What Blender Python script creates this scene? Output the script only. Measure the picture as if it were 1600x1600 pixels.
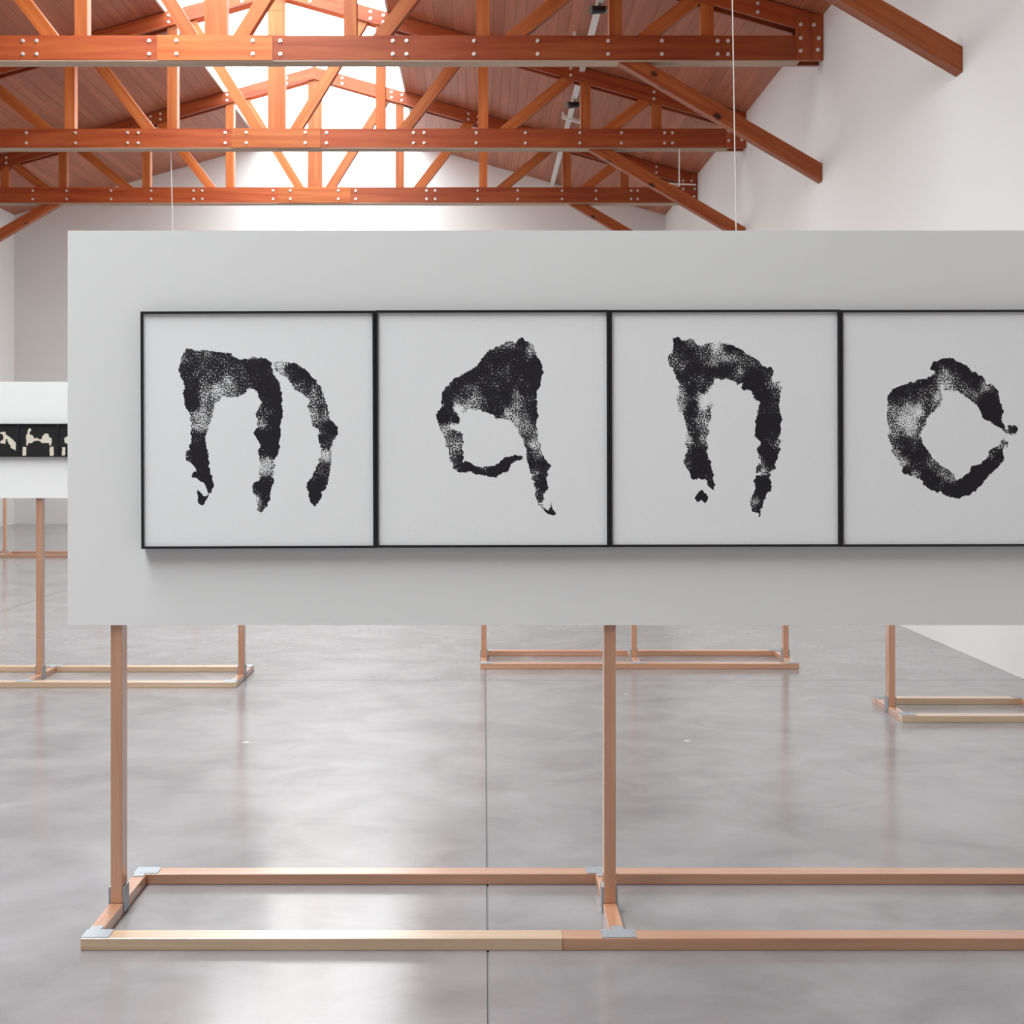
import bpy, bmesh, math, random
import numpy as np
from mathutils import Matrix, Vector

# ------------------------------------------------------------------ scene, camera, light
scene = bpy.context.scene
col = scene.collection
for o in list(bpy.data.objects):
    bpy.data.objects.remove(o, do_unlink=True)
random.seed(7)

EYE = 1.5                 # camera height
FPX = 2200.0              # focal length in pixels of a 1600 px frame
cam_d = bpy.data.cameras.new('camera')
cam = bpy.data.objects.new('camera', cam_d)
col.objects.link(cam)
cam.location = (0, 0, EYE)
cam.rotation_euler = (math.pi / 2, 0, 0)
cam_d.sensor_width = 36.0
cam_d.sensor_fit = 'HORIZONTAL'
cam_d.lens = FPX / 1600 * 36.0
cam_d.shift_x = (800 - 756) / 1600
cam_d.shift_y = -(800 - 696) / 1600
cam_d.clip_start = 0.05
cam_d.clip_end = 200
cam_d.dof.use_dof = True
cam_d.dof.focus_distance = 4.45
cam_d.dof.aperture_fstop = 10.0
scene.camera = cam

SKY_STRENGTH = 15.0
# overcast sky, seen and felt only through the long ridge skylight
world = bpy.data.worlds.new('overcast_sky')
scene.world = world
world.use_nodes = True
bg = world.node_tree.nodes['Background']
# standard overcast sky: three times brighter at the zenith than at the horizon
_nt = world.node_tree
_tc = _nt.nodes.new('ShaderNodeTexCoord')
_sx = _nt.nodes.new('ShaderNodeSeparateXYZ')
_mr = _nt.nodes.new('ShaderNodeMapRange')
_mr.inputs[3].default_value = 1.0 / 3
_mr.inputs[4].default_value = 1.0
_mu = _nt.nodes.new('ShaderNodeMath')
_mu.operation = 'MULTIPLY'
_mu.inputs[1].default_value = SKY_STRENGTH
_nt.links.new(_tc.outputs['Generated'], _sx.inputs[0])
_nt.links.new(_sx.outputs['Z'], _mr.inputs[0])
_nt.links.new(_mr.outputs[0], _mu.inputs[0])
_nt.links.new(_mu.outputs[0], bg.inputs[1])
bg.inputs[0].default_value = (0.965, 0.985, 1.0, 1)

# hall dimensions
XW = 3.47                 # right wall
HALF = 6.22
XC = XW - HALF            # ridge line
XL = XC - HALF            # left wall
Y0, Y1 = -10.0, 26.9      # wall behind the camera, far wall
RIDGE, SLOPE = 7.66, 0.283
SKY = 1.46                # half width of the skylight
YS = -2.4                 # the skylight starts here and runs to the far wall
def roof_z(dx): return RIDGE - SLOPE * abs(dx)

pl_d = bpy.data.lights.new('skylight_portal', 'AREA')
pl_d.shape = 'RECTANGLE'
pl_d.size = 2 * SKY
pl_d.size_y = Y1 - YS
pl_d.cycles.is_portal = True
pl = bpy.data.objects.new('skylight_portal', pl_d)
pl.location = (XC, (YS + Y1) / 2, roof_z(SKY) + 0.02)
col.objects.link(pl)

vs = scene.view_settings
vs.view_transform = 'Standard'
vs.look = 'None'
vs.gamma = 1.0
vs.use_curve_mapping = False
vs.exposure = 0.15
cy = scene.cycles
cy.use_denoising = True
cy.caustics_reflective = False
cy.caustics_refractive = False
cy.max_bounces = 6
cy.diffuse_bounces = 4
cy.use_adaptive_sampling = True
cy.adaptive_threshold = 0.035
cy.adaptive_min_samples = 20
cy.glossy_bounces = 4
cy.transparent_max_bounces = 8
cy.sample_clamp_indirect = 8.0

# ------------------------------------------------------------------ materials
def new_mat(name):
    m = bpy.data.materials.new(name)
    m.use_nodes = True
    nt = m.node_tree
    return m, nt, nt.nodes['Principled BSDF']
def node(nt, t, **kw):
    n = nt.nodes.new(t)
    for k, v in kw.items():
        if k.startswith('i_'):
            key = k[2:]
            n.inputs[int(key) if key.isdigit() else key].default_value = v
        else:
            setattr(n, k, v)
    return n
def mixcol(nt, fac, a, b, mode='MIX'):
    n = nt.nodes.new('ShaderNodeMix')
    n.data_type = 'RGBA'
    n.blend_type = mode
    for s, v in ((0, fac), (6, a), (7, b)):
        if hasattr(v, 'is_linked') or hasattr(v, 'links'):
            nt.links.new(v, n.inputs[s])
        elif s == 0:
            n.inputs[0].default_value = v
        else:
            n.inputs[s].default_value = (*v, 1)
    return n.outputs[2]
def ramp(nt, src, p0, p1):
    n = nt.nodes.new('ShaderNodeMapRange')
    n.inputs[1].default_value = p0
    n.inputs[2].default_value = p1
    n.clamp = True
    nt.links.new(src, n.inputs[0])
    return n.outputs[0]

def plaster(name, c):
    m, nt, b = new_mat(name)
    tc = node(nt, 'ShaderNodeTexCoord')
    nz = node(nt, 'ShaderNodeTexNoise', i_Scale=0.7, i_Detail=4.0)
    nt.links.new(tc.outputs['Object'], nz.inputs['Vector'])
    f = ramp(nt, nz.outputs[0], 0.3, 0.7)
    out = mixcol(nt, f, [x * 0.97 for x in c], c)
    nt.links.new(out, b.inputs['Base Color'])
    b.inputs['Roughness'].default_value = 0.85
    b.inputs['Specular IOR Level'].default_value = 0.2
    nz2 = node(nt, 'ShaderNodeTexNoise', i_Scale=60.0, i_Detail=3.0)
    nt.links.new(tc.outputs['Object'], nz2.inputs['Vector'])
    bp = node(nt, 'ShaderNodeBump', i_Strength=0.05, i_Distance=0.004)
    nt.links.new(nz2.outputs[0], bp.inputs['Height'])
    nt.links.new(bp.outputs[0], b.inputs['Normal'])
    return m

def wood(name, ca, cb, rough=0.5, knots=None, var=0.25, grain=(1.2, 22, 22), spec=0.4, coat=0.0):
    """grain runs along the object's local x axis"""
    m, nt, b = new_mat(name)
    tc = node(nt, 'ShaderNodeTexCoord')
    oi = node(nt, 'ShaderNodeObjectInfo')
    mp = node(nt, 'ShaderNodeMapping')
    mp.inputs['Scale'].default_value = grain
    off = node(nt, 'ShaderNodeVectorMath', operation='SCALE')
    off.inputs[0].default_value = (37.0, 11.0, 5.0)
    nt.links.new(oi.outputs['Random'], off.inputs['Scale'])
    nt.links.new(off.outputs[0], mp.inputs['Location'])
    nt.links.new(tc.outputs['Object'], mp.inputs['Vector'])
    nz = node(nt, 'ShaderNodeTexNoise', i_Scale=1.0, i_Detail=5.0, i_Distortion=0.6)
    nt.links.new(mp.outputs[0], nz.inputs['Vector'])
    f = ramp(nt, nz.outputs[0], 0.3, 0.72)
    c = mixcol(nt, f, ca, cb)
    rv = node(nt, 'ShaderNodeMapRange')
    rv.inputs[3].default_value = 1 - var
    rv.inputs[4].default_value = 1 + var
    nt.links.new(oi.outputs['Random'], rv.inputs[0])
    hv = node(nt, 'ShaderNodeHueSaturation')
    nt.links.new(rv.outputs[0], hv.inputs['Value'])
    nt.links.new(c, hv.inputs['Color'])
    c = hv.outputs[0]
    if knots:
        mk = node(nt, 'ShaderNodeMapping')
        mk.inputs['Scale'].default_value = knots
        nt.links.new(off.outputs[0], mk.inputs['Location'])
        nt.links.new(tc.outputs['Object'], mk.inputs['Vector'])
        vo = node(nt, 'ShaderNodeTexVoronoi', i_Scale=1.0)
        nt.links.new(mk.outputs[0], vo.inputs['Vector'])
        k = ramp(nt, vo.outputs['Distance'], 0.10, 0.22)
        c = mixcol(nt, k, [x * 0.12 for x in ca], c)
    nt.links.new(c, b.inputs['Base Color'])
    b.inputs['Roughness'].default_value = rough
    b.inputs['Specular IOR Level'].default_value = spec
    b.inputs['Coat Weight'].default_value = coat
    b.inputs['Coat Roughness'].default_value = 0.22
    b.inputs['Coat IOR'].default_value = 1.9
    bp = node(nt, 'ShaderNodeBump', i_Strength=0.12, i_Distance=0.003)
    nt.links.new(nz.outputs[0], bp.inputs['Height'])
    nt.links.new(bp.outputs[0], b.inputs['Normal'])
    return m

def flat(name, c, rough=0.5, metal=0.0, spec=0.5):
    m, nt, b = new_mat(name)
    tc = node(nt, 'ShaderNodeTexCoord')
    nz = node(nt, 'ShaderNodeTexNoise', i_Scale=35.0, i_Detail=2.0)
    nt.links.new(tc.outputs['Object'], nz.inputs['Vector'])
    out = mixcol(nt, nz.outputs[0], [x * 0.92 for x in c], [min(1, x * 1.06) for x in c])
    nt.links.new(out, b.inputs['Base Color'])
    b.inputs['Roughness'].default_value = rough
    b.inputs['Metallic'].default_value = metal
    b.inputs['Specular IOR Level'].default_value = spec
    return m

M = {}
M['wall'] = plaster('white_plaster', (0.80, 0.795, 0.785))
M['board'] = plaster('painted_board', (0.80, 0.80, 0.795))
M['truss'] = wood('red_timber', (0.27, 0.036, 0.008), (0.42, 0.098, 0.028), 0.42, None, 0.22, (0.9, 14, 14))
M['strut'] = wood('golden_red_timber', (0.36, 0.076, 0.014), (0.51, 0.150, 0.040), 0.42, None, 0.20, (0.9, 18, 18))
M['soffit'] = wood('pale_underside', (0.40, 0.27, 0.19), (0.52, 0.38, 0.29), 0.7, None, 0.1)  # paler tan than the chords, for their undersides only
M['brace'] = wood('knotty_red_timber', (0.28, 0.050, 0.009), (0.42, 0.112, 0.028), 0.45, (3.4, 7.0, 5.0), 0.12)
M['plank'] = wood('ceiling_plank', (0.37, 0.115, 0.060), (0.49, 0.180, 0.105), 0.5, None, 0.14, (0.5, 9, 9))
M['deck'] = flat('roof_deck', (0.06, 0.03, 0.02), 0.9)
M['pine'] = wood('red_pine', (0.44, 0.205, 0.110), (0.57, 0.295, 0.175), 0.32, None, 0.10, (1.6, 40, 40), 0.6, 0.8)
M['pale'] = wood('pale_pine', (0.52, 0.345, 0.215), (0.63, 0.45, 0.30), 0.32, None, 0.06, (1.6, 40, 40), 0.6, 0.8)
M['zinc'] = flat('zinc_plate', (0.36, 0.39, 0.42), 0.5, 0.5)
M['bolt'] = flat('bolt_steel', (0.82, 0.82, 0.80), 0.38, 0.55)
M['black'] = flat('black_lacquer', (0.012, 0.012, 0.015), 0.35)
M['white'] = flat('white_enamel', (0.80, 0.79, 0.76), 0.45)
M['wire'] = flat('steel_wire', (0.78, 0.76, 0.72), 0.4, 0.2)
M['headblack'] = flat('black_plastic', (0.015, 0.015, 0.017), 0.5)
M['grey'] = flat('grey_metal', (0.35, 0.34, 0.32), 0.5, 0.3)

def glass_mat():
    m = bpy.data.materials.new('skylight_glass')
    m.use_nodes = True
    nt = m.node_tree
    nt.nodes.clear()
    out = nt.nodes.new('ShaderNodeOutputMaterial')
    tr = node(nt, 'ShaderNodeBsdfTransparent')
    tr.inputs[0].default_value = (0.93, 0.95, 0.95, 1)
    gl = node(nt, 'ShaderNodeBsdfGlossy', i_Roughness=0.02)
    mx = node(nt, 'ShaderNodeMixShader')
    mx.inputs[0].default_value = 0.04
    nt.links.new(tr.outputs[0], mx.inputs[1])
    nt.links.new(gl.outputs[0], mx.inputs[2])
    nt.links.new(mx.outputs[0], out.inputs[0])
    return m
M['glass'] = glass_mat()

def concrete():
    m, nt, b = new_mat('polished_concrete')
    geo = node(nt, 'ShaderNodeNewGeometry')
    n1 = node(nt, 'ShaderNodeTexNoise', i_Scale=0.55, i_Detail=6.0, i_Roughness=0.6, i_Distortion=0.8)
    n2 = node(nt, 'ShaderNodeTexNoise', i_Scale=2.6, i_Detail=3.5, i_Roughness=0.55, i_Distortion=0.5)
    n3 = node(nt, 'ShaderNodeTexNoise', i_Scale=70.0, i_Detail=3.0)
    for n in (n1, n2, n3):
        nt.links.new(geo.outputs['Position'], n.inputs['Vector'])
    c = mixcol(nt, ramp(nt, n1.outputs[0], 0.25, 0.75), (0.160, 0.151, 0.155), (0.255, 0.246, 0.252))
    c = mixcol(nt, ramp(nt, n2.outputs[0], 0.30, 0.95), c, (0.335, 0.324, 0.330))
    c2 = mixcol(nt, ramp(nt, n3.outputs[0], 0.3, 0.7), (0.98, 0.98, 0.98), (1.02, 1.02, 1.02))
    c = mixcol(nt, 1.0, c, c2, 'MULTIPLY')
    # a few pale flecks in the slab
    vo = node(nt, 'ShaderNodeTexVoronoi', i_Scale=1.3)
    nt.links.new(geo.outputs['Position'], vo.inputs['Vector'])
    k = ramp(nt, vo.outputs['Distance'], 0.016, 0.030)
    c = mixcol(nt, k, (0.55, 0.54, 0.52), c)
    nt.links.new(c, b.inputs['Base Color'])
    r = node(nt, 'ShaderNodeMapRange')
    r.inputs[1].default_value = 0.3
    r.inputs[2].default_value = 0.7
    r.inputs[3].default_value = 0.15
    r.inputs[4].default_value = 0.20
    nt.links.new(n2.outputs[0], r.inputs[0])
    nt.links.new(r.outputs[0], b.inputs['Roughness'])
    b.inputs['Specular IOR Level'].default_value = 0.5
    return m
M['concrete'] = concrete()
M['joint'] = flat('floor_joint', (0.20, 0.192, 0.195), 0.9)

def print_mat(name, paper, ink, nscale):
    m, nt, b = new_mat(name)
    at = node(nt, 'ShaderNodeAttribute', attribute_name='ink')
    tc = node(nt, 'ShaderNodeTexCoord')
    nz = node(nt, 'ShaderNodeTexNoise', i_Scale=nscale, i_Detail=2.0, i_Roughness=0.7)
    nt.links.new(tc.outputs['Object'], nz.inputs['Vector'])
    t = ramp(nt, nz.outputs[0], 0.30, 0.70)
    d = node(nt, 'ShaderNodeMath', operation='MULTIPLY_ADD')
    nt.links.new(at.outputs['Fac'], d.inputs[0])
    d.inputs[1].default_value = 1.30
    d.inputs[2].default_value = -0.10
    s = node(nt, 'ShaderNodeMath', operation='SUBTRACT')
    nt.links.new(d.outputs[0], s.inputs[0])
    nt.links.new(t, s.inputs[1])
    f = ramp(nt, s.outputs[0], -0.20, 0.18)
    c = mixcol(nt, f, paper, ink)
    nt.links.new(c, b.inputs['Base Color'])
    b.inputs['Roughness'].default_value = 0.7
    b.inputs['Specular IOR Level'].default_value = 0.25
    return m
M['print'] = print_mat('ink_on_paper', (0.87, 0.875, 0.88), (0.016, 0.014, 0.017), 210.0)
M['negative'] = print_mat('pale_ink_on_black', (0.014, 0.013, 0.014), (0.66, 0.60, 0.50), 420.0)

# ------------------------------------------------------------------ mesh helpers
def add_box(bm, x0, x1, y0, y1, z0, z1):
    v = [bm.verts.new((x, y, z)) for x in (x0, x1) for y in (y0, y1) for z in (z0, z1)]
    for f in ((0, 1, 3, 2), (4, 6, 7, 5), (0, 4, 5, 1), (2, 3, 7, 6), (0, 2, 6, 4), (1, 5, 7, 3)):
        bm.faces.new([v[i] for i in f])
def add_prism(bm, poly, y0, y1):
    a = [bm.verts.new((x, y0, z)) for x, z in poly]
    b = [bm.verts.new((x, y1, z)) for x, z in poly]
    n = len(poly)
    bm.faces.new(a)
    bm.faces.new(b[::-1])
    for i in range(n):
        j = (i + 1) % n
        bm.faces.new((a[j], a[i], b[i], b[j]))
def add_cyl(bm, p0, p1, r, seg=10, r1=None):
    p0, p1 = Vector(p0), Vector(p1)
    d = (p1 - p0)
    q = d.to_track_quat('Z', 'Y')
    r1 = r if r1 is None else r1
    a, b = [], []
    for i in range(seg):
        t = 2 * math.pi * i / seg
        u = Vector((math.cos(t), math.sin(t), 0))
        a.append(bm.verts.new(p0 + q @ (u * r)))
        b.append(bm.verts.new(p1 + q @ (u * r1)))
    for i in range(seg):
        j = (i + 1) % seg
        bm.faces.new((a[i], a[j], b[j], b[i]))
    bm.faces.new(a[::-1])
    bm.faces.new(b)
def to_mesh(name, bm, mat, bevel=0.0):
    if bevel:
        bmesh.ops.bevel(bm, geom=list(bm.edges), offset=bevel, segments=1, affect='EDGES')
    bmesh.ops.recalc_face_normals(bm, faces=list(bm.faces))
    me = bpy.data.meshes.new(name)
    bm.to_mesh(me)
    bm.free()
    if mat:
        me.materials.append(M[mat])
    return me
def link(name, data, parent=None, loc=(0, 0, 0), rot=(0, 0, 0)):
    o = bpy.data.objects.new(name, data)
    col.objects.link(o)
    o.location = loc
    o.rotation_euler = rot
    o.parent = parent
    return o
def tag(o, label=None, cat=None, group=None, kind=None):
    if label: o['label'] = label
    if cat: o['category'] = cat
    if group: o['group'] = group
    if kind: o['kind'] = kind
    return o
def box(name, mat, parent, x0, x1, y0, y1, z0, z1, bevel=0.0):
    """box whose longest side is the object's local x axis, so that the grain follows it"""
    c = Vector(((x0 + x1) / 2, (y0 + y1) / 2, (z0 + z1) / 2))
    s = [abs(x1 - x0), abs(y1 - y0), abs(z1 - z0)]
    k = s.index(max(s))
    bm = bmesh.new()
    if k == 0:
        d, rot = (s[0], s[1], s[2]), (0, 0, 0)
    elif k == 1:
        d, rot = (s[1], s[0], s[2]), (0, 0, math.pi / 2)
    else:
        d, rot = (s[2], s[1], s[0]), (0, math.pi / 2, 0)
    add_box(bm, -d[0] / 2, d[0] / 2, -d[1] / 2, d[1] / 2, -d[2] / 2, d[2] / 2)
    return link(name, to_mesh(name, bm, mat, bevel), parent, c, rot)
def slanted(name, mat, parent, poly, y0, y1, p0, p1):
    """prism of an x-z outline whose local x axis runs from p0 to p1"""
    a = math.atan2(p1[1] - p0[1], p1[0] - p0[0])
    ca, sa = math.cos(a), math.sin(a)
    loc = [((x - p0[0]) * ca + (z - p0[1]) * sa, -(x - p0[0]) * sa + (z - p0[1]) * ca) for x, z in poly]
    bm = bmesh.new()
    add_prism(bm, loc, y0, y1)
    return link(name, to_mesh(name, bm, mat), parent, (p0[0], 0, p0[1]), (0, -a, 0))
def copy_tree(o, parent=None):
    c = o.copy()
    col.objects.link(c)
    c.parent = parent
    for ch in o.children:
        copy_tree(ch, c)
    return c

# ------------------------------------------------------------------ floor, walls, roof
fl = box('floor', 'joint', None, XL - 0.2, XW + 0.2, Y0 - 0.2, Y1 + 0.2, -0.16, -0.005)
tag(fl, 'grey polished concrete floor of the hall', None, None, 'structure')
gx = [XL, -4.35, 0.012, XW]
gy = [Y0, -8.0, 0.5, 9.0, 17.5, Y1]
g = 0.0035
inv = fl.matrix_basis.inverted()
for i in range(len(gx) - 1):
    for j in range(len(gy) - 1):
        s = box('floor_slab', 'concrete', None, gx[i] + (g if i else 0), gx[i + 1] - (g if i < len(gx) - 2 else 0),
                gy[j] + g, gy[j + 1] - g, -0.005, 0.0)
        s.parent = fl
        s.matrix_parent_inverse = inv

def gable(name, y0, y1, label):
    bm = bmesh.new()
    t = 0.05
    add_prism(bm, [(XL, -0.03), (XW, -0.03), (XW, roof_z(HALF) + t), (XC, RIDGE + t), (XL, roof_z(HALF) + t)], y0, y1)
    return tag(link(name, to_mesh(name, bm, 'wall')), label, None, None, 'structure')
gable('wall_back', Y1, Y1 + 0.2, 'white plastered gable wall at the far end')
gable('wall_front', Y0 - 0.2, Y0, 'white plastered gable wall behind the viewer')
for nm, xa, xb, lb in (('wall_left', XL - 0.2, XL, 'white plastered side wall on the left'),
                       ('wall_right', XW, XW + 0.2, 'white plastered side wall on the right')):
    bm = bmesh.new()
    add_box(bm, xa, xb, Y0 - 0.2, Y1 + 0.2, -0.03, roof_z(HALF) + 0.1)
    tag(link(nm, to_mesh(nm, bm, 'wall')), lb, None, None, 'structure')

# roof deck with boards under it, open along the ridge
bm = bmesh.new()
for s in (-1, 1):
    xa, xb = SKY + 0.03, HALF + 0.25
    z = [roof_z(xa) + 0.03, roof_z(xb) + 0.03]
    add_prism(bm, [(XC + s * xa, z[0]), (XC + s * xb, z[1]), (XC + s * xb, z[1] + 0.2), (XC + s * xa, z[0] + 0.2)], Y0 - 0.2, Y1 + 0.2)
for s in (-1, 1):
    add_prism(bm, [(XC, RIDGE + 0.03), (XC + s * (SKY + 0.03), roof_z(SKY + 0.03) + 0.03), (XC + s * (SKY + 0.03), roof_z(SKY + 0.03) + 0.23), (XC, RIDGE + 0.23)], Y0 - 0.2, YS)
ceil = tag(link('ceiling', to_mesh('ceiling', bm, 'deck')), 'sloping ceiling of reddish boards under the roof', None, None, 'structure')
NPL = 37
ang = math.atan(SLOPE)
run = (HALF - SKY) / math.cos(ang)
pw = run / NPL
bm = bmesh.new()
add_box(bm, Y0, Y1, -pw / 2 + 0.0013, pw / 2 - 0.0013, 0, 0.026)
plank_me = to_mesh('plank', bm, 'plank')
NS = 11
bm = bmesh.new()
add_box(bm, Y0, YS, -pw / 2 + 0.0013, pw / 2 - 0.0013, 0, 0.026)
short_me = to_mesh('plank', bm, 'plank')
for s in (-1, 1):
    for k in range(-NS, NPL):
        d = (k + 0.5) * pw * math.cos(ang) + SKY
        o = link('plank', plank_me if k >= 0 else short_me, ceil)
        # local x -> world y, local y -> along the slope
        ex = Vector((0, 1, 0))
        ez = Vector((s * math.sin(ang), 0, math.cos(ang)))     # up out of the slope
        ey = ez.cross(ex)
        mt = Matrix((ex, ey, ez)).transposed().to_4x4()
        mt.translation = Vector((XC + s * d, 0, roof_z(d) + random.uniform(0, 0.002)))
        o.matrix_world = mt

# ridge skylight: kerbs and panes
bm = bmesh.new()
for s in (-1, 1):
    xa = SKY
    add_prism(bm, [(XC + s * xa, roof_z(xa) - 0.01), (XC + s * (xa + 0.03), roof_z(xa) - 0.01), (XC + s * (xa + 0.03), roof_z(xa) + 0.26), (XC + s * xa, roof_z(xa) + 0.26)], YS, Y1)
sk = tag(link('window_1', to_mesh('window_1', bm, 'white')), 'long glazed skylight along the roof ridge', None, None, 'structure')
TY = [10.27, 14.5, 18.73, 22.96]
ycuts = [YS] + [TY[0] - 4.23 * k for k in (2, 1)] + TY + [Y1]
for j in range(len(ycuts) - 1):
    for s in (-1, 1):
        bm = bmesh.new()
        add_prism(bm, [(XC, RIDGE + 0.25), (XC + s * SKY, roof_z(SKY) + 0.25), (XC + s * SKY, roof_z(SKY) + 0.262), (XC, RIDGE + 0.262)], ycuts[j], ycuts[j + 1])
        link('pane', to_mesh('pane', bm, 'glass'), sk)

# ------------------------------------------------------------------ roof trusses
CB, CT = 5.44, 5.69       # bottom chord underside and top
UND = 7.45                # underside of the rafters at the ridge
XV = [1.38, 2.74, 4.10, 5.04]
def make_truss():
    t = link('roof_truss', None)
    def und(x): return UND - SLOPE * abs(x)
    for y0, y1, side in ((-0.11, -0.07, 0), (0.07, 0.11, 1)):
        for s in (-1, 1):
            a, b = sorted((s * 0.59, s * (HALF - 0.24)))
            box('bottom_chord', 'truss', t, a, b, y0, y1, CB, CT)
            a, b = sorted((s * (HALF - 0.275), s * (HALF - 0.004)))
            yy = (y0 - 0.012, y1) if side == 0 else (y0, y1 + 0.012)
            box('end_plate', 'truss', t, a, b, yy[0], yy[1], CB - 0.005, CB + 0.47)
            poly = [(0, und(0)), (0, und(0) + 0.2), (s * (HALF - 0.004), und(HALF) + 0.2), (s * (HALF - 0.004), und(HALF))]
            slanted('top_chord', 'truss', t, poly, y0, y1, (0, und(0)), (s * HALF, und(HALF)))
        yy = (y0 - 0.008, y1) if side == 0 else (y0, y1 + 0.008)
        box('splice_board', 'strut', t, -0.59, 0.59, yy[0], yy[1], CB - 0.003, CT + 0.003)
    for s in (-1, 1):
        a, b = sorted((s * 0.0, s * (HALF - 0.24)))
        box('soffit_board', 'soffit', t, a, b, -0.108, 0.108, CB - 0.012, CB - 0.0032)  # thin board added to give the bottom chord a paler underside
    box('king_post', 'strut', t, -0.115, 0.115, -0.07, 0.07, CB + 0.01, und(0) + 0.1)
    xs = [0.0] + XV
    for s in (-1, 1):
        for x in XV:
            box('vertical_post', 'strut', t, s * x - 0.066, s * x + 0.066, -0.07, 0.07, CB + 0.01, und(x) + 0.12)
        for k in range(4):
            b0 = xs[k] + (0.25 if k == 0 else 0.31)
            t0 = xs[k + 1] - (0.24 if k < 3 else 0.15)
            p0, p1 = (s * b0, CT), (s * t0, und(t0))
            d = Vector((p1[0] - p0[0], p1[1] - p0[1])).normalized()
            n = Vector((-d.y, d.x)) * 0.07
            q0, q1 = Vector(p0) - d * 0.14, Vector(p1) + d * 0.06
            poly = [q0 - n, q1 - n, q1 + n, q0 + n]
            slanted('diagonal_strut', 'strut', t, [tuple(p) for p in poly], -0.065, 0.065, tuple(q0), tuple(q1))
        w = HALF - 0.003
        poly = [(s * 4.13, CB - 0.012), (s * 4.43, CB - 0.012), (s * w, 4.39), (s * w, 4.205)]
        slanted('knee_brace', 'brace', t, poly, -0.07, 0.07, (s * 4.13, CB), (s * w, 4.205))
    bm = bmesh.new()
    add_cyl(bm, (0, 0.002, 0), (0, -0.006, 0), 0.020, 10)
    add_cyl(bm, (0, -0.006, 0), (0, -0.020, 0), 0.0135, 6)
    bolt_me = to_mesh('bolt', bm, 'bolt')
    def bolt(x, z, y=-0.11): link('bolt', bolt_me, t, (x, y, z))
    for s in (-1, 1):
        for x in (0.39, 0.67, 1.82, 1.96, 2.65, 3.30, 4.02, 4.57, 5.14, 5.245):
            for z in (CB + 0.06, CT - 0.055):
                bolt(s * x, z, -0.118 if x < 0.59 else -0.11)
        for x in (0.45, 1.25, 1.42, 2.5, 2.66, 3.9, 5.0, 5.55):
            for dz in (0.05, 0.14):
                bolt(s * x, und(x) + dz)
        for x, z in ((HALF - 0.235, 0.09), (HALF - 0.06, 0.10), (HALF - 0.235, 0.22), (HALF - 0.05, 0.22), (HALF - 0.235, 0.36), (HALF - 0.10, 0.355)):
            bolt(s * x, CB + z, -0.122)
    return t
truss = make_truss()
tl = ['red timber roof truss closest to the viewer, only its knee brace showing at upper right',
      'red timber roof truss with the lowest-hung chord running along the top of the picture',
      'middle of the three bolted red timber roof trusses above the big white panel',
      'farthest and smallest red timber roof truss, in front of the end wall']
for i, y in enumerate(TY):
    t = truss if i == 0 else copy_tree(truss)
    t.location = (XC, y, 0)
    tag(t, tl[i], 'roof truss', 'timber roof trusses')

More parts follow.
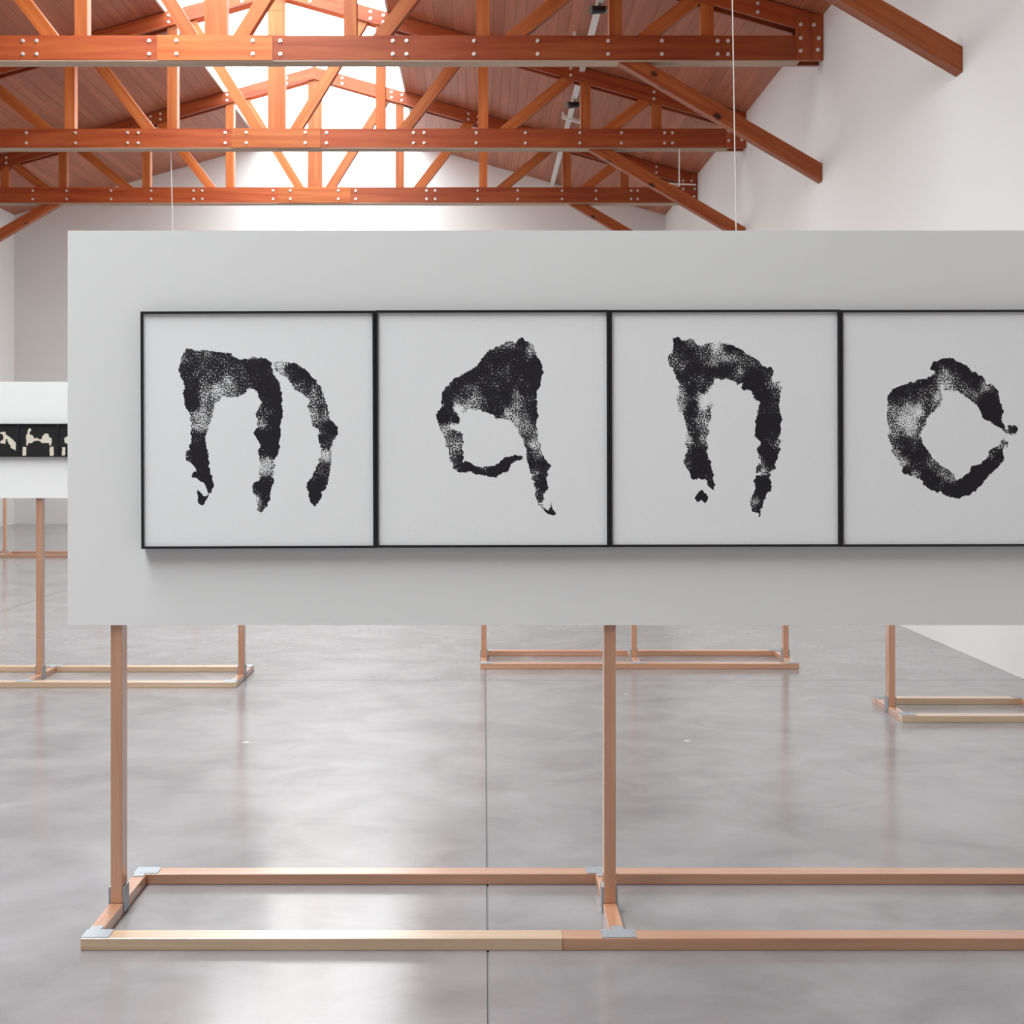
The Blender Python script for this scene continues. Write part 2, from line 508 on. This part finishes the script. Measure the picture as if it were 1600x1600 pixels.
# ------------------------------------------------------------------ panel stands
PW, PD, RW, RH = 0.0375, 0.065, 0.072, 0.037
def make_stand(label, posts, yc, panel, half=0.35, split=None, pale_rail=False, overhang=0.024, group='white panels on timber stands'):
    st = link('panel_stand', None, None, ((posts[0] + posts[-1]) / 2, yc, 0))
    cx = st.location.x
    P = [p - cx for p in posts]
    xa, xb = P[0] - overhang, P[-1] + overhang
    base = 'pale' if pale_rail else 'pine'
    # long rails
    if split is None:
        box('front_rail', base, st, xa, xb, -half, -half + RW, 0, RH, 0.002)
    else:
        sp = split - cx
        box('front_rail', 'pale', st, xa, sp - 0.0005, -half, -half + RW, 0, RH, 0.002)
        box('front_rail', 'pine', st, sp + 0.0005, xb, -half, -half + RW, 0, RH, 0.002)
    box('rear_rail', base, st, xa, xb, half - RW, half, 0, RH, 0.002)
    x0, x1, z0, z1 = panel[0] - cx, panel[1] - cx, panel[2], panel[3]
    for i, x in enumerate(P):
        box('cross_rail', 'pine', st, x - 0.022, x + 0.022, -half + RW + 0.001, half - RW - 0.001, 0, RH, 0.002)
        box('post', 'pine', st, x - PW / 2, x + PW / 2, -PD / 2, PD / 2, RH, z1 - 0.02, 0.002)
        for s in (-1, 1):
            bm = bmesh.new()
            a, b = sorted((x + s * (PW / 2 + 0.0005), x + s * 0.0255))
            add_box(bm, a, b, -0.03, 0.03, RH + 0.001, 0.088)
            a, b = sorted((x + s * 0.0225, x + s * 0.0255))
            add_box(bm, a, b, -0.03, 0.03, 0.006, RH + 0.001)
            link('angle_bracket', to_mesh('angle_bracket', bm, 'zinc'), st)
        for ya, yb, s in ((-half, -half + RW, 1), (half - RW, half, -1)):
            if i == 0: pa, pb = x - 0.024, x + 0.058
            elif i == len(P) - 1: pa, pb = x - 0.058, x + 0.024
            else: pa, pb = x - 0.052, x + 0.052
            bm = bmesh.new()
            add_box(bm, pa + 0.001, pb, ya + 0.002, yb - 0.001, RH, RH + 0.0025)
            t0, t1 = (yb - 0.001, yb + 0.03) if s > 0 else (ya - 0.03, ya + 0.001)
            add_box(bm, x - 0.018, x + 0.018, t0, t1, RH, RH + 0.0025)
            link('corner_plate', to_mesh('corner_plate', bm, 'zinc'), st)
    # the panel: two boards on either side of the posts, closed at the sides and on top
    yf = PD / 2 + 0.001
    box('front_board', 'board', st, x0, x1, -yf - 0.014, -yf, z0, z1)
    box('back_board', 'board', st, x0, x1, yf, yf + 0.014, z0, z1)
    box('edge_strip', 'board', st, x0, x0 + 0.02, -yf, yf, z0, z1)
    box('edge_strip', 'board', st, x1 - 0.02, x1, -yf, yf, z0, z1)
    box('edge_strip', 'board', st, x0 + 0.02, x1 - 0.02, -yf, yf, z1 - 0.02, z1)
    tag(st, label, 'panel stand', group)
    return st, yc - yf - 0.014

YM = 4.53
main, YF = make_stand('large white panel on pinkish timber posts in the foreground, holding the four big square prints',
                      [-1.174, 0.403, 1.980], YM, (-1.325, 2.131, 0.928, 2.184), split=0.235)
make_stand('white panel at the left edge holding the row of small black pictures',
           [-4.145, -2.850, -1.555], 9.05, (-4.30, -1.40, 1.163, 1.907), half=0.34, pale_rail=True)
YLF = 9.05 - PD / 2 - 0.015
make_stand('distant timber stand at far left, base rail seen under the panel of small pictures',
           [-7.83, -6.53, -5.23, -3.93], 19.2, (-7.98, -3.78, 1.163, 1.907), half=0.34)
make_stand('three-post timber stand behind the middle post of the foreground panel',
           [0.0, 1.04, 2.09], 9.77, (-0.13, 2.22, 1.163, 2.05), half=0.33)
make_stand('short timber stand beside the right wall, its base cut by the right edge',
           [2.287, 3.130], 7.92, (2.15, 3.27, 1.163, 1.907), half=0.30, pale_rail=True)

# ------------------------------------------------------------------ printed pictures
def seg_dist(px, py, poly):
    best = np.full(px.shape, 1e9)
    inside = np.zeros(px.shape, bool)
    n = len(poly)
    for i in range(n):
        x0, y0 = poly[i]
        x1, y1 = poly[(i + 1) % n]
        dx, dy = x1 - x0, y1 - y0
        L = dx * dx + dy * dy + 1e-9
        t = np.clip(((px - x0) * dx + (py - y0) * dy) / L, 0, 1)
        best = np.minimum(best, (px - x0 - t * dx) ** 2 + (py - y0 - t * dy) ** 2)
        c = ((y0 > py) != (y1 > py))
        xi = x0 + (py - y0) * dx / (dy if abs(dy) > 1e-9 else 1e-9)
        inside ^= c & (px < xi)
    d = np.sqrt(best)
    return np.where(inside, d, -d)
def value_noise(shape, cells, rng):
    gsz = rng.random((cells + 2, cells + 2))
    u = np.linspace(0, cells, shape[1])
    v = np.linspace(0, cells, shape[0])
    iu, iv = np.minimum(u.astype(int), cells), np.minimum(v.astype(int), cells)
    fu, fv = u - iu, v - iv
    fu, fv = fu * fu * (3 - 2 * fu), fv * fv * (3 - 2 * fv)
    a = gsz[np.ix_(iv, iu)]; b = gsz[np.ix_(iv, iu + 1)]
    c = gsz[np.ix_(iv + 1, iu)]; d = gsz[np.ix_(iv + 1, iu + 1)]
    return (a * (1 - fu) + b * fu) * (1 - fv)[:, None] + (c * (1 - fu) + d * fu) * fv[:, None]
def ink_field(n, rect, polys, pts, soft, rough, seed):
    """ink density on an n x n grid over rect (x0, y0, x1, y1), y downwards, in the units of the outlines"""
    rng = np.random.default_rng(seed)
    X, Y = np.meshgrid(np.linspace(rect[0], rect[2], n + 1), np.linspace(rect[1], rect[3], n + 1))
    sd = np.full(X.shape, -1e9)
    for p in polys:
        sd = np.maximum(sd, seg_dist(X, Y, p))
    if pts:
        num = np.zeros(X.shape); den = np.zeros(X.shape)
        for x, y, v in pts:
            w = 1.0 / ((X - x) ** 2 + (Y - y) ** 2 + 120.0) ** 1.45
            num += w * v; den += w
        dens = np.clip(num / den * 0.88 + 0.11, 0, 1) * (num / den > 0.08)
    else:
        dens = np.ones(X.shape)
    nz = value_noise(X.shape, n // 3, rng) - 0.5
    nz2 = value_noise(X.shape, n // 6, rng) - 0.5
    e = np.clip((sd + rough * (nz + nz2 * 0.8)) / soft + 0.5, 0, 1)
    return e * np.clip(dens + 0.22 * nz2 * (dens < 0.92) , 0, 1.0)
def print_mesh(n, w, h, field, mat):
    u = np.linspace(-w / 2, w / 2, n + 1)
    v = np.linspace(h / 2, -h / 2, n + 1)
    U, V = np.meshgrid(u, v)
    co = np.stack([U, np.zeros_like(U), V], -1).reshape(-1, 3).astype(np.float32)
    idx = np.arange((n + 1) * (n + 1)).reshape(n + 1, n + 1)
    q = np.stack([idx[:-1, :-1], idx[1:, :-1], idx[1:, 1:], idx[:-1, 1:]], -1).reshape(-1, 4).astype(np.int32)
    me = bpy.data.meshes.new('print')
    me.vertices.add(len(co)); me.vertices.foreach_set('co', co.ravel())
    me.loops.add(q.size); me.loops.foreach_set('vertex_index', q.ravel())
    me.polygons.add(len(q)); me.polygons.foreach_set('loop_start', np.arange(0, q.size, 4, dtype=np.int32))
    me.update(calc_edges=True)
    at = me.attributes.new('ink', 'FLOAT', 'POINT')
    at.data.foreach_set('value', field.astype(np.float32).ravel())
    me.materials.append(M[mat])
    me.validate()
    return me
def framed(name, x, yback, z, w, h, depth, bar, field, n, mat, roll, label, group, cat):
    t = link(name, None, None, (x, yback, z), (0, -roll, 0))
    bm = bmesh.new()
    f = -depth
    add_box(bm, -w / 2, w / 2, f, 0, h / 2 - bar, h / 2)
    add_box(bm, -w / 2, w / 2, f, 0, -h / 2, -h / 2 + bar)
    add_box(bm, -w / 2, -w / 2 + bar, f, 0, -h / 2 + bar, h / 2 - bar)
    add_box(bm, w / 2 - bar, w / 2, f, 0, -h / 2 + bar, h / 2 - bar)
    link('frame', to_mesh('frame', bm, 'black'), t)
    bm = bmesh.new()
    add_box(bm, -w / 2 + bar, w / 2 - bar, f + 0.011, -0.002, -h / 2 + bar, h / 2 - bar)
    link('backing', to_mesh('backing', bm, 'black'), t)
    o = link('print', print_mesh(n, w - 2 * bar, h - 2 * bar, field, mat), t, (0, f + 0.009, 0))
    tag(t, label, cat, group)
    return t

# outlines of the inked hand prints (each in a grid of its own, four units per picture pixel)
A1 = [[(335,320),(360,298),(400,296),(440,308),(480,302),(525,300),(560,318),(600,322),(640,332),(665,352),(700,364),(745,362),(785,352),(830,350),(870,362),(895,385),(905,420),(903,460),(925,485),(948,515),(962,560),(965,620),(962,690),(960,760),(950,830),(945,890),(940,940),(920,985),(912,1010),(910,1050),(906,1090),(912,1130),(895,1160),(888,1210),(870,1260),(850,1305),(830,1322),(805,1310),(795,1270),(790,1225),(772,1195),(775,1160),(795,1130),(815,1115),(812,1080),(818,1030),(815,980),(812,930),(825,900),(815,880),(795,865),(785,830),(790,805),(805,790),(800,740),(800,690),(820,660),(828,640),(818,605),(808,575),(790,555),(770,548),(740,562),(710,580),(680,597),(650,603),(620,600),(595,605),(575,620),(560,632),(545,650),(535,680),(525,720),(518,760),(505,800),(490,825),(485,850),(485,900),(492,950),(500,1000),(510,1050),(522,1100),(524,1160),(520,1195),(500,1225),(480,1245),(475,1268),(455,1278),(435,1262),(432,1220),(432,1180),(450,1185),(465,1210),(480,1225),(492,1210),(490,1170),(475,1145),(450,1120),(425,1105),(395,1100),(398,1070),(420,1060),(410,1035),(385,1015),(355,1000),(352,960),(362,935),(385,925),(390,890),(392,850),(390,800),(390,750),(385,710),(370,680),(352,650),(345,600),(348,550),(345,510),(330,470),(322,430),(320,380)],
 [(920,372),(960,365),(1000,372),(1035,392),(1080,412),(1120,435),(1150,465),(1180,505),(1205,550),(1225,600),(1245,640),(1258,690),(1265,745),(1285,768),(1305,790),(1308,830),(1295,870),(1280,905),(1268,950),(1270,1000),(1265,1050),(1262,1090),(1250,1140),(1235,1170),(1205,1195),(1205,1230),(1185,1270),(1165,1282),(1140,1262),(1125,1230),(1122,1180),(1125,1140),(1145,1090),(1170,1050),(1190,1010),(1195,960),(1195,900),(1185,860),(1190,820),(1170,790),(1145,770),(1130,720),(1125,660),(1125,620),(1100,600),(1060,570),(1020,535),(990,490),(960,460),(925,445),(912,425),(915,395)]]
D1 = [(400,640,1),(380,550,.9),(440,950,1),(450,1010,1),(500,1150,1),(450,1240,1),(770,430,1),(870,400,.95),(870,500,1),(900,560,1),(930,640,1),(920,760,1),(900,900,1),(910,950,.95),(850,830,.85),(800,830,.95),(840,700,.6),(830,770,.5),(850,1050,.3),(880,1020,.35),(850,1140,.9),(840,1200,.9),(800,1240,.35),(860,1240,.8),(450,730,.45),(480,690,.5),(440,790,.42),(420,860,.8),(360,980,.6),(420,1080,.85),(370,340,.65),(480,320,.6),(400,420,.75),(560,370,.8),(650,380,.7),(560,440,.7),(620,500,.35),(560,560,.35),(650,570,.5),(720,500,.7),(500,600,.5),(500,540,.55),(460,480,.7),(700,420,.75),
 (950,390,.25),(950,440,.3),(1010,430,.75),(1080,460,.95),(1140,490,.85),(1060,540,.6),(1150,580,.6),(1180,660,.6),(1150,720,.5),(1220,720,.55),(1270,800,1),(1220,860,.7),(1230,900,.7),(1230,970,.35),(1200,1050,.7),(1230,1090,.8),(1180,1130,.8),(1160,1200,1),(1190,1150,.9)]
A2 = [[(970,240),(985,235),(1010,250),(1050,265),(1062,300),(1080,350),(1100,395),(1112,430),(1115,460),(1105,500),(1090,530),(1078,560),(1078,620),(1075,680),(1085,725),(1075,770),(1085,820),(1095,880),(1105,930),(1120,970),(1145,1000),(1160,1035),(1150,1080),(1140,1120),(1150,1160),(1135,1190),(1115,1220),(1108,1260),(1120,1290),(1140,1315),(1155,1310),(1150,1275),(1160,1252),(1175,1275),(1180,1310),(1195,1330),(1175,1345),(1140,1335),(1110,1310),(1085,1280),(1065,1240),(1062,1190),(1055,1130),(1040,1080),(1030,1040),(1015,990),(1005,920),(990,870),(965,830),(940,790),(920,755),(895,742),(860,740),(830,738),(805,715),(770,698),(730,688),(690,685),(660,680),(630,690),(605,688),(610,672),(555,668),(555,656),(545,664),(570,690),(582,705),(590,730),(595,765),(575,780),(540,782),(540,792),(580,805),(605,835),(612,880),(615,930),(618,970),(610,1000),(650,1005),(690,1025),(730,1035),(770,1030),(810,1025),(845,1005),(880,975),(920,962),(970,962),(995,975),(985,998),(950,1000),(915,1025),(890,1060),(850,1090),(800,1108),(750,1100),(700,1080),(650,1075),(590,1070),(550,1040),(535,1000),(520,940),(505,890),(485,840),(470,800),(455,760),(450,715),(455,690),(470,660),(480,610),(485,570),(500,540),(530,510),(570,480),(620,450),(670,420),(720,375),(760,335),(800,298),(850,268),(900,252),(940,255)]]
D2 = [(980,270,.9),(1040,300,.35),(900,270,.4),(850,300,.7),(800,350,.85),(900,350,.8),(960,340,.9),(1050,420,1),(960,420,.95),(850,430,.75),(820,480,.7),(700,430,.9),(640,480,.85),(560,530,.9),(520,600,.95),(480,700,.95),(500,730,.95),(570,740,.9),(600,640,.6),(650,580,.7),(680,640,.6),(750,560,.85),(850,560,.7),(880,610,.95),(820,650,.85),(850,690,.8),(950,600,.45),(1000,560,.85),(1060,560,.95),(1050,640,.8),(960,660,.5),(890,700,.3),(960,740,.4),(1060,730,.85),(1000,790,.5),(1060,830,.5),(1010,850,.6),(1040,900,.3),(1015,930,.8),(1080,960,.5),(1110,1030,.9),(1050,1020,.8),(1070,1080,.6),(1110,1110,.8),(1120,1160,.95),(1075,1180,.7),(1085,1230,.7),(1100,1280,.4),(1165,1300,.95),(1160,1330,1),(500,800,.35),(560,820,.7),(530,880,.45),(580,900,.5),(550,970,.6),(590,990,.8),(560,1030,.6),(640,1030,1),(700,1050,.9),(800,1060,1),(870,1030,1),(930,985,1),(740,1040,.6),(540,665,.9),(580,662,.0),(600,662,.1),(560,788,.1),(672,620,.35)]
A3 = [[(440,228),(485,228),(500,250),(540,235),(580,235),(595,265),(610,285),(640,278),(680,262),(730,257),(780,262),(830,278),(870,298),(910,325),(950,350),(990,375),(1015,405),(1045,425),(1055,410),(1080,415),(1082,450),(1065,475),(1070,505),(1110,512),(1128,545),(1118,580),(1112,630),(1120,680),(1130,740),(1120,800),(1118,850),(1130,880),(1122,930),(1105,955),(1095,1000),(1085,1050),(1050,1070),(1060,1110),(1065,1160),(1050,1195),(1035,1220),(1025,1265),(1005,1310),(995,1335),(985,1360),(978,1330),(945,1318),(928,1280),(930,1240),(945,1215),(955,1170),(950,1120),(965,1095),(990,1090),(1000,1080),(968,1075),(970,1040),(990,1010),(985,960),(980,910),(1000,880),(985,865),(958,850),(962,790),(970,730),(980,680),(1000,645),(985,625),(950,610),(945,585),(955,565),(930,560),(890,562),(878,540),(885,515),(850,522),(820,500),(780,490),(740,488),(715,500),(695,530),(680,555),(690,590),(695,640),(692,700),(685,740),(672,790),(665,840),(662,900),(668,950),(685,1000),(692,1060),(700,1120),(708,1190),(690,1180),(670,1140),(640,1118),(600,1112),(570,1110),(545,1080),(530,1045),(520,1010),(530,960),(535,930),(525,880),(530,820),(525,760),(512,710),(490,690),(480,640),(475,580),(480,520),(475,490),(460,450),(430,410),(418,370),(430,325),(450,300),(445,260)],
 [(600,1210),(632,1180),(645,1200),(665,1215),(665,1250),(645,1272),(625,1245),(595,1255),(585,1235)]]
D3 = [(470,260,.95),(560,255,.6),(500,320,.7),(560,340,.95),(450,370,.5),(500,400,.55),(590,410,1),(520,480,.9),(680,440,.95),(640,340,.55),(720,285,.3),(700,370,.45),(810,285,.95),(780,350,.4),(870,370,.6),(780,425,.9),(860,450,.5),(940,400,.7),(950,450,1),(1000,500,1),(1060,430,.8),(1040,480,.6),(920,540,.95),(1020,600,1),(1090,560,.6),(1110,530,.3),(1050,750,1),(1000,800,1),(1105,680,.85),(1100,900,.6),(1040,950,1),(1060,1010,1),(990,1000,.5),(1020,1060,.35),(985,1055,.8),(1010,1140,1),(1000,1200,1),(960,1260,.35),(1000,1280,.95),(985,1340,.8),(560,560,.9),(500,580,.4),(490,650,.35),(570,650,.95),(652,630,.0),(640,600,.05),(665,605,.0),(650,660,.05),(680,690,.8),(580,700,.9),(560,780,.8),(640,750,.35),(590,860,.85),(545,870,.3),(640,850,.5),(640,800,.45),(600,940,.9),(620,1020,1),(540,1020,.6),(600,1080,.95),(680,1060,.8),(630,1220,1),(650,700,.5),(640,562,.7)]
A4 = [[(615,405),(640,380),(680,362),(740,352),(780,365),(820,392),(870,420),(920,455),(960,490),(970,515),(1000,518),(1035,550),(1050,590),(1060,640),(1078,685),(1062,720),(1070,770),(1095,800),(1110,820),(1105,780),(1120,770),(1150,780),(1165,805),(1155,835),(1110,835),(1075,815),(1040,785),(1000,760),(960,740),(930,700),(915,650),(870,620),(830,590),(790,568),(740,560),(705,560),(690,530),(685,545),(700,590),(695,620),(660,670),(625,710),(595,745),(580,800),(560,810),(558,850),(575,880),(590,920),(630,970),(680,1020),(720,1050),(760,1085),(790,1120),(820,1100),(860,1070),(870,1040),(900,1025),(940,1020),(970,970),(1000,930),(1040,895),(1080,865),(1085,900),(1075,940),(1085,985),(1050,1030),(1000,1080),(960,1130),(910,1180),(860,1215),(800,1235),(750,1225),(690,1205),(620,1185),(580,1150),(550,1115),(500,1095),(450,1080),(440,1045),(410,1000),(380,950),(370,890),(355,840),(350,760),(348,680),(350,600),(380,560),(430,535),(490,510),(550,490),(620,465),(660,450),(620,425)],
 [(1090,885),(1110,865),(1112,890),(1100,915)]]
D4 = [(640,400,.95),(740,380,1),(820,430,1),(900,480,.95),(720,460,.5),(780,480,.7),(740,530,.35),(700,510,.5),(840,540,.6),(900,580,.5),(920,540,.8),(960,540,.35),(985,600,1),(960,680,1),(1030,690,1),(1060,770,.9),(1090,810,.6),(1130,815,.85),(600,490,.85),(530,520,.8),(440,570,1),(400,600,.8),(500,570,.7),(640,540,.6),(620,600,.75),(660,600,.35),(600,680,.6),(580,740,.6),(550,700,.1),(480,680,.3),(400,680,.55),(370,740,.5),(440,760,.35),(500,780,.2),(500,830,.25),(400,820,.5),(540,850,.5),(410,880,.75),(480,880,.8),(560,900,.9),(540,970,1),(460,960,.8),(400,960,.5),(440,1010,.4),(470,1060,.85),(520,1090,.5),(540,1030,.85),(600,1080,1),(640,1020,.5),(700,1080,.4),(650,1130,.95),(760,1110,.5),(750,1180,1),(830,1160,1),(900,1050,.95),(930,1110,1),(1000,1030,1),(1050,960,.95),(1010,950,.6),(1060,900,.5),(600,1150,.9)]
FS = 2200 / (YF - 0.04)                # picture pixels per metre at the face of the frames
# frame edges in the photograph: x0, x1, y0, y1, and the origin of the outline grid
ART = [(220.0, 586.2, 486.0, 857.0, 200, 470, A1, D1, 'square black-framed ink hand print shaped like a letter m, leftmost on the big panel'),
       (587.0, 952.0, 484.5, 855.5, 570, 470, A2, D2, 'square black-framed ink hand print shaped like a letter a, second from left'),
       (952.8, 1313.2, 484.0, 854.5, 940, 470, A3, D3, 'square black-framed ink hand print shaped like a letter n, third from left'),
       (1314.0, 1677.0, 484.0, 854.0, 1300, 470, A4, D4, 'square black-framed ink hand print shaped like an open letter o, cut by the right edge')]
BAR = 0.0075
for i, (x0, x1, y0, y1, ox, oy, polys, pts, lab) in enumerate(ART):
    w, h = (x1 - x0) / FS, (y1 - y0) / FS
    b = BAR * FS
    rect = ((x0 + b - ox) * 4, (y0 + b - oy) * 4, (x1 - b - ox) * 4, (y1 - b - oy) * 4)
    fld = ink_field(210, rect, polys, pts, 9.0, 15.0, 11 + i)
    framed('framed_print', ((x0 + x1) / 2 - 756) / FS, YF - 0.0005, EYE + (696 - (y0 + y1) / 2) / FS, w, h, 0.04, BAR,
           fld, 210, 'print', math.radians(0.22 if i == 0 else 0.12), lab, 'square ink prints on the big panel', 'framed print')

# small black pictures on the panel at the left edge
LS = 2200 / (YLF - 0.03)
B1 = [[(0,470),(100,470),(112,530),(150,540),(220,600),(290,660),(322,700),(318,850),(260,812),(215,790),(212,740),(180,730),(140,610),(108,620),(104,708),(0,708),(0,655),(40,640),(70,600),(60,512),(0,500)]]
B2 = [[(535,745),(535,560),(575,430),(600,390),(640,400),(635,440),(605,470),(612,520),(682,540),(690,580),(720,600),(770,575),(790,610),(850,620),(888,540),(940,500),(1000,510),(1010,560),(1062,600),(1062,690),(1050,760),(1022,740),(1010,692),(860,692),(825,642),(700,652),(660,692),(580,702),(562,742)],
      [(465,780),(535,780),(535,960),(465,960)], [(1030,780),(1105,770),(1105,960),(1030,960)]]
B3 = [[(1320,600),(1390,560),(1460,540),(1480,640),(1420,700),(1350,702)], [(1285,780),(1352,780),(1345,960),(1285,960)], [(1500,600),(1600,560),(1640,640),(1560,720),(1500,690)]]
SM = [(-33.5, 28.0, B1, 'small black picture with a pale curled mark, first at the left edge'),
      (28.4, 90.0, B2, 'small black picture with a pale two-legged arch mark, between its two neighbours'),
      (90.4, 152.0, B3, 'small black picture half hidden by the edge of the big panel')]
for i, (x0, x1, polys, lab) in enumerate(SM):
    w, h = (x1 - x0) / LS, 52.0 / LS
    k = 1600 / 120
    b = 0.006 * LS
    rect = ((x0 + b) * k, (662 + b - 640) * k, (x1 - b) * k, (714 - b - 640) * k)
    fld = ink_field(70, rect, polys, None, 16.0, 14.0, 31 + i)
    framed('small_picture', ((x0 + x1) / 2 - 756) / LS, YLF - 0.0005, EYE + (696 - 688) / LS, w, h, 0.03, 0.006,
           fld, 70, 'negative', 0.0, lab, 'small black pictures in a row', 'framed picture')

# ------------------------------------------------------------------ cables, ceiling pipe, spotlights
def cable(label, p0, p1, r=0.004):
    t = link('stay_cable', None, None, p1)
    d = Vector(p0) - Vector(p1)
    bm = bmesh.new()
    add_cyl(bm, (0, 0, 0.012), d, r, 6)
    link('wire', to_mesh('wire', bm, 'wire'), t)
    bm = bmesh.new()
    add_cyl(bm, (0, 0, 0), (0, 0, 0.05), 0.009, 8)
    link('turnbuckle', to_mesh('turnbuckle', bm, 'zinc'), t)
    tag(t, label, 'cable', 'thin cables hanging from the trusses')
cable('thin pale cable hanging down past the right ends of the trusses', (1.790, 10.20, CB), (1.765, 9.77, 2.05))
cable('thin pale cable hanging from the middle truss at left', (-4.18, 18.80, CB), (-4.18, 19.2, 1.907), 0.006)

hg = link('hanging_bar', None, None, (2.59, 18.66, 4.95))
bm = bmesh.new(); add_cyl(bm, (0, 0, -0.02), (0, 0, CB - 4.95 + 0.001), 0.008, 8)
link('rod', to_mesh('rod', bm, 'wire'), hg)
bm = bmesh.new(); add_cyl(bm, (-0.13, 0, 0.02), (0.22, 0, 0.005), 0.009, 8)
link('crossbar', to_mesh('crossbar', bm, 'wire'), hg)
tag(hg, 'thin rod with a crossbar hanging under the middle truss near the right wall', 'hanging rod')

XP = 1.30
def ceil_z(x): return roof_z(x - XC)
pipe = link('ceiling_pipe', None, None, (XP, 21.0, ceil_z(XP)))
bm = bmesh.new(); add_box(bm, -0.034, 0.034, -5.6, 5.88, -0.07, -0.012)
link('duct', to_mesh('duct', bm, 'white'), pipe)
for y, xa, xb in ((17.25 - 21, -0.21, 0.06), (21.3 - 21, -0.12, 0.22)):
    bm = bmesh.new()
    for a, b in ((xa, xb),):
        za, zb = -SLOPE * a - 0.10, -SLOPE * b - 0.10
        add_prism(bm, [(a, za), (b, zb), (b, zb + 0.055), (a, za + 0.055)], y - 0.03, y + 0.03)
    add_box(bm, xa, xa + 0.035, y - 0.029, y + 0.029, -SLOPE * xa - 0.06, -SLOPE * xa - 0.005)
    link('branch', to_mesh('branch', bm, 'white'), pipe)
tag(pipe, 'white surface duct with short branches running along the right ceiling slope', 'ceiling duct')
for y, lb in ((15.75, 'black spotlight on the white ceiling duct, at the top edge'), (20.15, 'black spotlight on the white ceiling duct between two trusses')):
    z = ceil_z(XP) - 0.07
    t = link('spotlight', None, None, (XP, y, z))
    bm = bmesh.new(); add_box(bm, -0.02, 0.02, -0.02, 0.02, -0.035, 0.0)
    link('mount', to_mesh('mount', bm, 'grey'), t)
    bm = bmesh.new(); add_cyl(bm, (0.05, 0.02, -0.062), (-0.11, -0.04, -0.085), 0.042, 16, 0.05)
    link('lamp_head', to_mesh('lamp_head', bm, 'headblack'), t)
    bm = bmesh.new(); add_cyl(bm, (0.085, 0.033, -0.057), (0.05, 0.02, -0.062), 0.036, 16, 0.042)
    link('end_cap', to_mesh('end_cap', bm, 'grey'), t)
    tag(t, lb, 'spotlight', 'spotlights on the ceiling duct')
